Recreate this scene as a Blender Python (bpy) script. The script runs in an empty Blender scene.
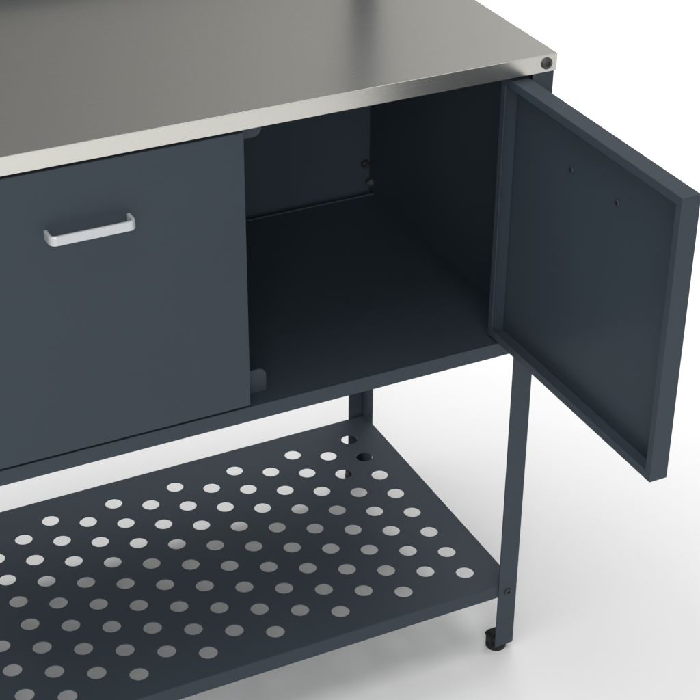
import bpy, bmesh, math, random
from mathutils import Vector, Matrix

random.seed(4)
scene = bpy.context.scene
COL = scene.collection
PI = math.pi

# ------------------------------------------------------------------ materials
def new_mat(name):
    m = bpy.data.materials.new(name)
    m.use_nodes = True
    nt = m.node_tree
    return m, nt, nt.nodes['Principled BSDF']

def powder(name, col, rough=0.48, spec=0.35, grain=0.06):
    """fine-grained powder coat: tiny orange-peel bump and uneven gloss"""
    m, nt, b = new_mat(name)
    N, L = nt.nodes, nt.links
    tc = N.new('ShaderNodeTexCoord')
    big = N.new('ShaderNodeTexNoise'); big.inputs['Scale'].default_value = 7.0; big.inputs['Detail'].default_value = 4
    L.new(tc.outputs['Object'], big.inputs['Vector'])
    mr = N.new('ShaderNodeMapRange')
    mr.inputs['To Min'].default_value = rough - 0.05; mr.inputs['To Max'].default_value = rough + 0.06
    L.new(big.outputs['Fac'], mr.inputs['Value']); L.new(mr.outputs['Result'], b.inputs['Roughness'])
    mx = N.new('ShaderNodeMix'); mx.data_type = 'RGBA'
    mx.inputs['A'].default_value = (col[0]*.96, col[1]*.96, col[2]*.96, 1)
    mx.inputs['B'].default_value = (col[0]*1.04, col[1]*1.04, col[2]*1.04, 1)
    L.new(big.outputs['Fac'], mx.inputs['Factor']); L.new(mx.outputs['Result'], b.inputs['Base Color'])
    fine = N.new('ShaderNodeTexNoise'); fine.inputs['Scale'].default_value = 1400.0; fine.inputs['Detail'].default_value = 1
    L.new(tc.outputs['Object'], fine.inputs['Vector'])
    bp = N.new('ShaderNodeBump'); bp.inputs['Strength'].default_value = grain; bp.inputs['Distance'].default_value = 0.0004
    L.new(fine.outputs['Fac'], bp.inputs['Height']); L.new(bp.outputs['Normal'], b.inputs['Normal'])
    b.inputs['Specular IOR Level'].default_value = spec
    return m

def steel(name, col, rough, aniso=0.0, stretch=(6, 260, 260), bump=0.0):
    """brushed stainless: grain runs along the length of the bench"""
    m, nt, b = new_mat(name)
    N, L = nt.nodes, nt.links
    b.inputs['Metallic'].default_value = 1.0
    b.inputs['Base Color'].default_value = (*col, 1)
    tc = N.new('ShaderNodeTexCoord')
    mp = N.new('ShaderNodeMapping'); mp.inputs['Scale'].default_value = stretch
    L.new(tc.outputs['Object'], mp.inputs['Vector'])
    n = N.new('ShaderNodeTexNoise'); n.inputs['Scale'].default_value = 1.6; n.inputs['Detail'].default_value = 5
    L.new(mp.outputs['Vector'], n.inputs['Vector'])
    mr = N.new('ShaderNodeMapRange'); mr.inputs['To Min'].default_value = rough - .014; mr.inputs['To Max'].default_value = rough + .014
    L.new(n.outputs['Fac'], mr.inputs['Value']); L.new(mr.outputs['Result'], b.inputs['Roughness'])
    bp = N.new('ShaderNodeBump'); bp.inputs['Strength'].default_value = bump; bp.inputs['Distance'].default_value = 0.0003
    L.new(n.outputs['Fac'], bp.inputs['Height']); L.new(bp.outputs['Normal'], b.inputs['Normal'])
    return m

COAT = (0.0345, 0.0475, 0.0620)
M_coat = powder('anthracite_powder_coat', COAT, 0.5, 0.24)
M_top = steel('brushed_stainless', (0.68, 0.67, 0.625), 0.27)
M_alu = powder('satin_aluminium', (0.56, 0.58, 0.60), 0.38, 0.5, 0.03)
M_alu.node_tree.nodes['Principled BSDF'].inputs['Metallic'].default_value = 0.35
M_black = powder('black_plastic', (0.011, 0.013, 0.014), 0.6, 0.22, 0.05)
M_bolt = powder('black_oxide_steel', (0.045, 0.045, 0.042), 0.5, 0.6, 0.02)
M_screw = powder('dark_screw_steel', (0.020, 0.022, 0.026), 0.42, 0.5, 0.02)
M_zinc = powder('dull_zinc', (0.055, 0.06, 0.068), 0.40, 0.6, 0.02)

def floor_mat():
    m, nt, b = new_mat('white_studio_floor')
    N, L = nt.nodes, nt.links
    tc = N.new('ShaderNodeTexCoord')
    n = N.new('ShaderNodeTexNoise'); n.inputs['Scale'].default_value = 2.0; n.inputs['Detail'].default_value = 5
    L.new(tc.outputs['Object'], n.inputs['Vector'])
    mx = N.new('ShaderNodeMix'); mx.data_type = 'RGBA'
    mx.inputs['A'].default_value = (.835, .838, .84, 1); mx.inputs['B'].default_value = (.85, .85, .85, 1)
    L.new(n.outputs['Fac'], mx.inputs['Factor']); L.new(mx.outputs['Result'], b.inputs['Base Color'])
    b.inputs['Roughness'].default_value = 0.6
    b.inputs['Specular IOR Level'].default_value = 0.2
    return m
M_floor = floor_mat()

# ------------------------------------------------------------------ mesh helpers
def link(name, me, mat, parent=None):
    o = bpy.data.objects.new(name, me)
    COL.objects.link(o)
    if mat: me.materials.append(mat)
    if parent: o.parent = parent
    return o

def obj(name, bm, mat, parent=None, smooth=False):
    me = bpy.data.meshes.new(name)
    bmesh.ops.recalc_face_normals(bm, faces=bm.faces[:])
    if smooth:
        for f in bm.faces: f.smooth = True
        for e in bm.edges:
            if len(e.link_faces) == 2 and e.calc_face_angle() > math.radians(35): e.smooth = False
    bm.to_mesh(me); bm.free()
    o = link(name, me, mat, parent)
    if smooth:
        w = o.modifiers.new('weighted_normals', 'WEIGHTED_NORMAL'); w.keep_sharp = True; w.weight = 100
    return o

def box(bm, x0, x1, y0, y1, z0, z1, bev=0.0, seg=2):
    """a box with rounded edges"""
    t = bmesh.new()
    bmesh.ops.create_cube(t, size=1.0)
    for v in t.verts:
        v.co = Vector(((x0+x1)/2 + v.co.x*(x1-x0), (y0+y1)/2 + v.co.y*(y1-y0), (z0+z1)/2 + v.co.z*(z1-z0)))
    if bev > 0:
        bev = min(bev, .45*min(x1-x0, y1-y0, z1-z0))
        bmesh.ops.bevel(t, geom=t.edges[:], offset=bev, segments=seg, profile=.5, affect='EDGES')
    me = bpy.data.meshes.new('t'); t.to_mesh(me); t.free()
    bm.from_mesh(me); bpy.data.meshes.remove(me)

def prism(bm, pts, axis, a, b, bev=0.0, seg=2):
    """polygon pts in the plane across `axis`, extruded from a to b"""
    t = bmesh.new()
    def P(u, v, w):
        return {'x': (w, u, v), 'y': (u, w, v), 'z': (u, v, w)}[axis]
    va = [t.verts.new(P(u, v, a)) for u, v in pts]
    vb = [t.verts.new(P(u, v, b)) for u, v in pts]
    n = len(pts)
    t.faces.new(va); t.faces.new(vb[::-1])
    for i in range(n):
        t.faces.new((va[i], va[(i+1) % n], vb[(i+1) % n], vb[i]))
    bmesh.ops.recalc_face_normals(t, faces=t.faces[:])
    if bev > 0:
        bmesh.ops.bevel(t, geom=t.edges[:], offset=bev, segments=seg, profile=.5, affect='EDGES')
    me = bpy.data.meshes.new('t'); t.to_mesh(me); t.free()
    bm.from_mesh(me); bpy.data.meshes.remove(me)

def lathe(bm, prof, origin, axis, seg=40):
    """profile of (radius, distance along axis); closed at ends when radius is 0"""
    ax = Vector(axis).normalized()
    h = Vector((0, 0, 1)) if abs(ax.z) < .9 else Vector((1, 0, 0))
    u = ax.cross(h).normalized(); v = ax.cross(u)
    o = Vector(origin)
    rings = []
    for r, d in prof:
        if r < 1e-7:
            rings.append([bm.verts.new(o + ax*d)])
        else:
            rings.append([bm.verts.new(o + ax*d + (u*math.cos(2*PI*k/seg) + v*math.sin(2*PI*k/seg))*r) for k in range(seg)])
    for A, B in zip(rings, rings[1:]):
        for k in range(seg):
            k2 = (k+1) % seg
            if len(A) == 1: bm.faces.new((A[0], B[k], B[k2]))
            elif len(B) == 1: bm.faces.new((A[k], B[0], A[k2]))
            else: bm.faces.new((A[k], B[k], B[k2], A[k2]))

# ------------------------------------------------------------------ dimensions (metres)
W = 0.815            # overall length, right end at x = 0, front at y = 0
D = 0.500
H = 0.9301
ZSB = 0.9080         # underside of the worktop edge
ZT, ZB = 0.9041, 0.5397      # door top / bottom
ZLT, ZLB = 0.5363, 0.5153    # cabinet floor / bottom of its front lip
ZST, ZSL = 0.1241, 0.1017    # lower shelf top / bottom of its lip
ZLEG = 0.0094
LW = 0.0307
XO = -0.0008
SH = 0.0015          # sheet thickness

# ------------------------------------------------------------------ the floor
bm = bmesh.new()
R = 60.0
vs = [bm.verts.new((R*math.cos(2*PI*k/64), R*math.sin(2*PI*k/64), 0)) for k in range(64)]
bm.faces.new(vs)
floor = obj('floor', bm, M_floor); floor['kind'] = 'structure'

# ------------------------------------------------------------------ the bench
bench = bpy.data.objects.new('workbench', None); COL.objects.link(bench)
bench.location = (0, 0, 0)
bench['label'] = 'anthracite metal workbench with stainless steel top, one cabinet door open and a perforated lower shelf'
bench['category'] = 'workbench'

# worktop: folded stainless tray, rounded folds
bm = bmesh.new()
box(bm, -W-.001, .001, -.0012, D+.001, ZSB, H, .0007, 2)
worktop = obj('worktop', bm, M_top, bench, True)

def button_bolt(origin, axis, r, h, parent, mat=M_bolt):
    bm = bmesh.new()
    s = r*.45
    lathe(bm, [(r, 0), (r, h*.45), (r*.93, h*.75), (r*.75, h), (s, h)], origin, axis, 40)
    lathe(bm, [(s, h), (s*.98, h*.35), (0, h*.35)], origin, axis, 6)
    return obj('bolt', bm, mat, parent, True)

for x in (-.0138, -W+.0138):
    button_bolt((x, -.0013, .9192), (0, -1, 0), 0.0073, .0030, worktop)

# L-section legs
def make_leg(right, front):
    """angle-iron upright; flange across the front or back, flange along the side"""
    sx = 1 if right else -1
    xc = XO if right else -W - XO           # outer corner
    yc = 0.0 if front else D
    sy = 1 if front else -1                 # inward in depth
    fw = LW if front else .0248
    dw = .0307 if front else .0390
    top = ZSB - .0006
    t = .0020
    # outline in plan: outer corner rounded
    r = .0028
    pts = []
    for k in range(5):
        a = k/4*PI/2
        pts.append((xc - sx*(r - r*math.sin(a)), yc + sy*(r - r*math.cos(a))))
    pts.append((xc, yc + sy*dw)); pts.append((xc - sx*t, yc + sy*dw))
    pts.append((xc - sx*t, yc + sy*t)); pts.append((xc - sx*fw, yc + sy*t)); pts.append((xc - sx*fw, yc))
    bm = bmesh.new()
    n = len(pts)
    # the fold is cut away at the foot, so the outer corner ends a little higher
    def zlow(x, y):
        d = max(abs(x-xc), abs(y-yc))
        return ZLEG + max(0.0, .0042 - d)*1.0
    va = [bm.verts.new((x, y, zlow(x, y))) for x, y in pts]
    # vertices part way along the front flange give the chamfer its end
    vb = [bm.verts.new((x, y, top)) for x, y in pts]
    bm.faces.new(vb)
    for i in range(n):
        bm.faces.new((va[i], va[(i+1) % n], vb[(i+1) % n], vb[i]))
    bm.faces.new(va[::-1])
    bmesh.ops.triangulate(bm, faces=[f for f in bm.faces if len(f.verts) > 4])
    leg = obj('leg', bm, M_coat, bench, True)
    # levelling foot
    fx, fy = xc - sx*.0207, yc + sy*.0150
    bm = bmesh.new()
    lathe(bm, [(0, 0), (.0142, 0), (.0150, .0012), (.0150, .0062), (.0138, .0078), (.0105, .0086), (.0098, .013),
               (.0098, .0150), (.0125, .0156), (.0128, .0205), (.0110, .0218), (0, .0218)], (fx, fy, 0), (0, 0, 1), 40)
    ft = obj('foot', bm, M_black, leg, True)
    bm = bmesh.new()
    # corner plug of the foot with its clamping ear reaching past the flange
    prism(bm, [(xc - sx*.0340, .0185), (xc - sx*.0360, .0212), (xc - sx*.0352, .0246), (xc - sx*.0300, .0274), (xc - sx*.0080, .0274),
               (xc - sx*.0080, .0070), (xc - sx*.0338, .0070)], 'y', min(yc + sy*.0080, yc + sy*.0230), max(yc + sy*.0080, yc + sy*.0230), .0009, 2)
    obj('foot_clamp', bm, M_black, leg, True)
    if front:
        xb = xc - sx*.0153
        button_bolt((xb, yc-.0001, .1095), (0, -1, 0), .0056, .0026, leg, M_screw)
    return leg
for right in (True, False):
    for front in (True, False):
        make_leg(right, front)

# uprights and low back rail behind the worktop (they carry on above the picture and mirror in the steel)
for x0, x1 in ((-.0250, .0180), (-W-.0180, -W+.0250)):
    bm = bmesh.new()
    xo = x1 if x1 > -.1 else x0
    sx = 1 if x1 > -.1 else -1
    t = .002
    pts = [(xo, D+.002), (xo, D+.032), (xo-sx*t, D+.032), (xo-sx*t, D+.002+t), (xo-sx*.0430, D+.002+t), (xo-sx*.0430, D+.002)]
    prism(bm, pts, 'z', .62, 1.48, .0003, 1)
    obj('upright', bm, M_coat, bench)
bm = bmesh.new()
box(bm, -W+.033, -.033, D+.002, D+.020, .86, .968, .0012)
obj('back_rail', bm, M_coat, bench)

# lower shelf with staggered round holes
def shelf():
    xl, xr, yf, yb = -W+.0058, -.0058, .0045, .4795
    cu = bpy.data.curves.new('shelf_outline', 'CURVE'); cu.dimensions = '2D'; cu.fill_mode = 'BOTH'
    cu.extrude = .0009
    def spline(pts):
        sp = cu.splines.new('POLY'); sp.points.add(len(pts)-1); sp.use_cyclic_u = True
        for q, (x, y) in zip(sp.points, pts): q.co = (x, y, 0, 1)
    c = .003
    spline([(xl+c, yf), (xr-c, yf), (xr, yf+c), (xr, yb-c), (xr-c, yb), (xl+c, yb), (xl, yb-c), (xl, yf+c)])
    for i in range(15):
        n, off = (8, 0) if i % 2 == 0 else (7, .05)
        for k in range(n):
            cx, cy, r = -.0600 - off - .1*k, .0495 + .027*i, .0130
            spline([(cx + r*math.cos(2*PI*a/40), cy + r*math.sin(2*PI*a/40)) for a in range(40)])
    tmp = bpy.data.objects.new('tmp', cu); COL.objects.link(tmp)
    dg = bpy.context.evaluated_depsgraph_get(); dg.update()
    me = bpy.data.meshes.new_from_object(tmp.evaluated_get(dg))
    bm = bmesh.new(); bm.from_mesh(me)
    for v in bm.verts: v.co.z += ZST - .0009
    bmesh.ops.remove_doubles(bm, verts=bm.verts[:], dist=1e-6)
    bpy.data.objects.remove(tmp); bpy.data.curves.remove(cu); bpy.data.meshes.remove(me)
    # folded lips: a quarter round at the bend then a straight drop
    def lip(p, q, nrm):
        px, py = p; qx, qy = q; nx, ny = nrm
        r, t = .0022, .0016
        prof = []
        for k in range(6):
            a = k/5*PI/2
            prof.append((r*math.sin(a), ZST - r + r*math.cos(a)))
        prof.append((r, ZSL)); prof.append((r-t, ZSL))
        for k in range(6):
            a = (5-k)/5*PI/2
            prof.append(((r-t)*math.sin(a), ZST - r + (r-t)*math.cos(a)))
        A = [bm.verts.new((px+nx*d, py+ny*d, z)) for d, z in prof]
        B = [bm.verts.new((qx+nx*d, qy+ny*d, z)) for d, z in prof]
        n = len(prof)
        bm.faces.new(A); bm.faces.new(B[::-1])
        for i in range(n):
            bm.faces.new((A[i], B[i], B[(i+1) % n], A[(i+1) % n]))
    lip((xl+.012, yf), (xr-.012, yf), (0, -1))
    lip((xl+.031, yb), (xr-.031, yb), (0, 1))
    return obj('shelf', bm, M_coat, bench, True)
shelf()

# ------------------------------------------------------------------ the cabinet
IX0, IX1 = -W+.0050, -.0050          # inner faces of the side panels
BY = .4785                           # inner face of the back panel
bm = bmesh.new()
# floor tray with a folded front lip, a thin rear rim and a trough before the back panel
box(bm, -W+.0340, -.0335, .0012, .0034, ZLB, ZLT, .0008)                # front lip between the legs
box(bm, IX0, IX1, .0036, .4630, ZLT-.0016, ZLT-.0002)                        # tray
box(bm, IX0, IX1, .4606, .4630, ZLT-.0018, ZLT+.0018, .0010)                # rear rim
box(bm, IX0, IX1, .4632, .4800, ZLT-.0216, ZLT-.0200)                        # trough
box(bm, IX0, IX1, .4614, .4631, ZLT-.0216, ZLT-.0019)                     # front wall of the trough
box(bm, IX0, IX1, .4802, .4816, ZLT-.0216, ZLT+.030)                       # rear wall of the trough
obj('cabinet_floor', bm, M_coat, bench)
bm = bmesh.new()
box(bm, IX0, IX1, BY, BY+SH, ZLT+.0010, ZSB-.001)
bp = obj('back_panel', bm, M_coat, bench)
for xa, xb in ((IX1, IX1+.0018), (IX0-.0018, IX0)):
    bm = bmesh.new()
    box(bm, xa, xb, .0042, BY-.0006, ZLB, ZSB-.001)
    obj('side_panel', bm, M_coat, bench)
# nuts in the rear corners
def nut(origin, axis, r, h, parent, mat):
    bm = bmesh.new()
    lathe(bm, [(0, 0), (r*1.25, 0), (r*1.25, h*.18), (r, h*.18)], origin, axis, 24)
    lathe(bm, [(r, h*.18), (r, h*.9), (r*.88, h), (r*.5, h)], origin, axis, 6)
    lathe(bm, [(r*.5, h*.9), (r*.5, h*1.4), (r*.4, h*1.5), (0, h*1.5)], origin, axis, 20)
    return obj('nut', bm, mat, parent, True)
for sx in (0, 1):
    X = (lambda x: x) if sx == 0 else (lambda x: -W - x)
    a = -1 if sx == 0 else 1
    nut((X(-.0125), BY-.0002, .5815), (0, -1, 0), .0058, .0050, bench, M_screw)
    nut((X(-.0052), .4700, .5520), (a, 0, 0), .0058, .0055, bench, M_zinc)

# rounded stop plates at the meeting of the doors
def stop(zlo, zhi, top):
    x0, x1, r = -.4395, -.3755, .0105
    pts = []
    if top:      # hangs from under the worktop: lower corners rounded
        pts += [(x0, zhi), (x1, zhi)]
        for k in range(7):
            a = k/6*PI/2; pts.append((x1-r+r*math.cos(a), zlo+r-r*math.sin(a)))
        for k in range(7):
            a = k/6*PI/2; pts.append((x0+r-r*math.sin(a), zlo+r-r*math.cos(a)))
    else:
        pts += [(x1, zlo), (x0, zlo)]
        for k in range(7):
            a = k/6*PI/2; pts.append((x0+r-r*math.cos(a), zhi-r+r*math.sin(a)))
        for k in range(7):
            a = k/6*PI/2; pts.append((x1-r+r*math.sin(a), zhi-r+r*math.cos(a)))
    bm = bmesh.new()
    prism(bm, pts, 'y', .0275, .0305, .0006, 1)
    obj('door_stop', bm, M_coat, bench)
stop(.8825, ZSB-.0012, True)
stop(ZLT, .5700, False)

# ------------------------------------------------------------------ doors: folded pans with a return lip
DW, DT, LIP = .3720, .0240, .0100
def door(name_handle):
    """pan in local space: hinge edge at x=0, free edge at x=-DW, front skin at y=0, open side at y=+DT, z from 0"""
    h = ZT - ZB
    bm = bmesh.new()
    t = .0016
    box(bm, -DW, 0, 0, t, 0, h, .0007, 2)                               # skin
    for (a, b, c, d) in ((-DW, 0, h-t, h), (-DW, 0, 0, t)):             # top, bottom flange
        box(bm, a, b, .0001+t*.5, DT, c, d, .0007, 2)
    for (a, b) in ((-DW, -DW+t), (-t, 0)):
        box(bm, a, b, .0001+t*.5, DT-.0001, .0001, h-.0001, .0007, 2)
    y0, y1 = DT-t+.0002, DT+.0002
    L2 = LIP + .001
    box(bm, -DW+.0002, -.0002, y0, y1, h-L2, h-.0002, .0003, 1)        # return lips, mitred as butt joints
    box(bm, -DW+.0002, -.0002, y0, y1, .0002, L2, .0003, 1)
    box(bm, -DW+.0002, -DW+LIP, y0, y1, L2+.0001, h-L2-.0001, .0003, 1)
    box(bm, -LIP, -.0002, y0, y1, L2+.0001, h-L2-.0001, .0003, 1)
    return bm

# left door, closed
dl = obj('door', door(True), M_coat, bench)
# hinge at the left end: mirror the pan about its centre line by turning the lips only (it is symmetric)
dl.location = (-.4093, 0, ZB)

def handle(cx, cz, parent, inv):
    """bent flat bar pull, 96 mm between fixings"""
    hw, out, r, th, hh = .0502, .0215, .0085, .0042, .0058
    path = [(-hw + th/2, 0.0), (-hw + th/2, -(out - r))]
    rc = r - th/2
    for k in range(1, 9):
        a = k/8*PI/2
        path.append((-hw + th/2 + rc - rc*math.cos(a), -(out - r) - rc*math.sin(a)))
    full = path + [(-x, y) for x, y in reversed(path)]
    # rounded section of the bar
    sec = []
    rr = .0013
    for (sx, sz, a0) in ((1, 1, 0), (-1, 1, 90), (-1, -1, 180), (1, -1, 270)):
        for k in range(4):
            a = math.radians(a0 + k*30)
            sec.append((sx*(th/2-rr) + rr*math.cos(a), sz*(hh-rr) + rr*math.sin(a)))
    bm = bmesh.new()
    rings = []
    for i, (x, y) in enumerate(full):
        p0 = Vector(full[max(i-1, 0)]); p1 = Vector(full[min(i+1, len(full)-1)])
        d = (p1 - p0).normalized(); n = Vector((d.y, -d.x))
        rings.append([bm.verts.new((cx + x + n.x*u, y + n.y*u, cz + w)) for u, w in sec])
    m = len(sec)
    for A, B in zip(rings, rings[1:]):
        for k in range(m):
            bm.faces.new((A[k], B[k], B[(k+1) % m], A[(k+1) % m]))
    bm.faces.new(rings[0]); bm.faces.new(rings[-1][::-1])
    o = obj('handle', bm, M_alu, parent, True)
    o.matrix_parent_inverse = inv
    return o
handle(-.5982, .8285, dl, Matrix.Translation(dl.location).inverted())

# right door, swung open ninety degrees: skin faces right, hollow side faces left
dr = obj('door', door(True), M_coat, bench)
dr['label'] = 'open door showing its hollow inner side'
# local -x (free edge) -> world -y ; local +y (hollow side) -> world -x
dr.matrix_local = Matrix(((0, -1, 0, -.0361), (1, 0, 0, .0240), (0, 0, 1, ZB), (0, 0, 0, 1)))
# the fixing screws of its pull, seen from inside (local x = y_world - .024)
for yw in (-.1070, -.2034):
    bm = bmesh.new()
    s = .0032
    lathe(bm, [(.0042, 0), (.0042, .0008), (.0034, .0018), (s*.6, .0018)], (yw-.0240, .0016, .8287-ZB), (0, 1, 0), 28)
    lathe(bm, [(s*.6, .0018), (s*.6, .0006), (0, .0006)], (yw-.0240, .0016, .8287-ZB), (0, 1, 0), 6)
    obj('screw', bm, M_screw, dr, True)
h2 = handle(0, 0, dr, Matrix())
h2.matrix_local = Matrix.Translation((-.1552-.0240, 0, .8287-ZB))

# pivot hinges of both doors
for x, ys in ((-.0480, .0120), (-W+.0480, .0120)):
    for z0, z1 in ((ZT+.0002, ZSB), (ZLT, ZB-.0002)):
        bm = bmesh.new()
        lathe(bm, [(0, z0), (.0045, z0), (.0045, z1), (0, z1)], (x, ys, 0), (0, 0, 1), 20)
        obj('hinge_pin', bm, M_bolt, bench, True)

# ------------------------------------------------------------------ light
world = bpy.data.worlds.new('World'); scene.world = world
world.use_nodes = True
nt = world.node_tree; N, L = nt.nodes, nt.links
bg = N['Background']
geo = N.new('ShaderNodeTexCoord')
dot = N.new('ShaderNodeVectorMath'); dot.operation = 'DOT_PRODUCT'
v = Vector((0, .93, .37)).normalized()
dot.inputs[1].default_value = v
L.new(geo.outputs['Generated'], dot.inputs[0])
ramp = N.new('ShaderNodeMapRange'); ramp.interpolation_type = 'SMOOTHSTEP'
ramp.inputs['From Min'].default_value = .70; ramp.inputs['From Max'].default_value = 1.05
ramp.inputs['To Min'].default_value = .84; ramp.inputs['To Max'].default_value = .085
L.new(dot.outputs['Value'], ramp.inputs['Value'])
# a bright band round the horizon, softer overhead
sep = N.new('ShaderNodeSeparateXYZ'); L.new(geo.outputs['Generated'], sep.inputs[0])
zr = N.new('ShaderNodeMapRange'); zr.interpolation_type = 'SMOOTHSTEP'
zr.inputs['From Min'].default_value = .25; zr.inputs['From Max'].default_value = .80
zr.inputs['To Min'].default_value = 1.0; zr.inputs['To Max'].default_value = .9
L.new(sep.outputs['Z'], zr.inputs['Value'])
mul = N.new('ShaderNodeMath'); mul.operation = 'MULTIPLY'
L.new(ramp.outputs['Result'], mul.inputs[0]); L.new(zr.outputs['Result'], mul.inputs[1])
# world light dimmed toward the front, where the added front fill takes over
dot2 = N.new('ShaderNodeVectorMath'); dot2.operation = 'DOT_PRODUCT'
dot2.inputs[1].default_value = Vector((-.1, -1, .25)).normalized()
L.new(geo.outputs['Generated'], dot2.inputs[0])
fr = N.new('ShaderNodeMapRange'); fr.interpolation_type = 'SMOOTHSTEP'
fr.inputs['From Min'].default_value = .15; fr.inputs['From Max'].default_value = .90
fr.inputs['To Min'].default_value = 1.0; fr.inputs['To Max'].default_value = .40
L.new(dot2.outputs['Value'], fr.inputs['Value'])
mul2 = N.new('ShaderNodeMath'); mul2.operation = 'MULTIPLY'
L.new(mul.outputs['Value'], mul2.inputs[0]); L.new(fr.outputs['Result'], mul2.inputs[1])
L.new(mul2.outputs['Value'], bg.inputs['Strength'])
bg.inputs['Color'].default_value = (1, .995, .985, 1)

def area(name, loc, target, size, power, col=(1, 1, 1)):
    li = bpy.data.lights.new(name, 'AREA'); li.shape = 'RECTANGLE'
    li.size, li.size_y = size; li.energy = power; li.color = col
    o = bpy.data.objects.new(name, li); COL.objects.link(o)
    o.location = loc
    o.rotation_euler = (Vector(target) - Vector(loc)).to_track_quat('-Z', 'Y').to_euler()
    return o
area('overhead_softbox', (-1.3, .3, 4.6), (-.4, .3, 0), (4.4, 2.2), 86)
area('added_front_fill', (-1.75, -4.15, 2.3), (-.2, .3, .6), (2.8, 2.6), 104)  # added fill near the camera direction, lifts the cabinet interior and shelf
far = area('added_floor_wash', (2.6, 3.3, 4.5), (2.6, 3.3, 0), (4.0, 4.0), 105)  # added lamp with limited spread, whitens the floor behind and to the right
far.data.spread = math.radians(85)

# ------------------------------------------------------------------ camera (solved from the photograph)
CAM = (-1.11493, -1.68391, 1.72944)
YAW, PIT, ROL, F = 0.463321, -0.546808, 0.009438, 1771.642
cam = bpy.data.cameras.new('camera'); co = bpy.data.objects.new('camera', cam); COL.objects.link(co)
fwd = Vector((math.sin(YAW)*math.cos(PIT), math.cos(YAW)*math.cos(PIT), math.sin(PIT)))
r = Vector((math.cos(YAW), -math.sin(YAW), 0)); u = r.cross(fwd)
r2 = r*math.cos(ROL) + u*math.sin(ROL); u2 = -r*math.sin(ROL) + u*math.cos(ROL)
mw = Matrix((r2, u2, -fwd)).transposed().to_4x4(); mw.translation = Vector(CAM)
co.matrix_world = mw
cam.sensor_width = 36; cam.lens = F/700*36
cam.clip_start = .05; cam.clip_end = 500
scene.camera = co

scene.view_settings.view_transform = 'Standard'
scene.view_settings.look = 'None'
scene.view_settings.exposure = 0
scene.view_settings.gamma = 1
scene.render.engine = 'CYCLES'
scene.cycles.max_bounces = 12
scene.cycles.diffuse_bounces = 8
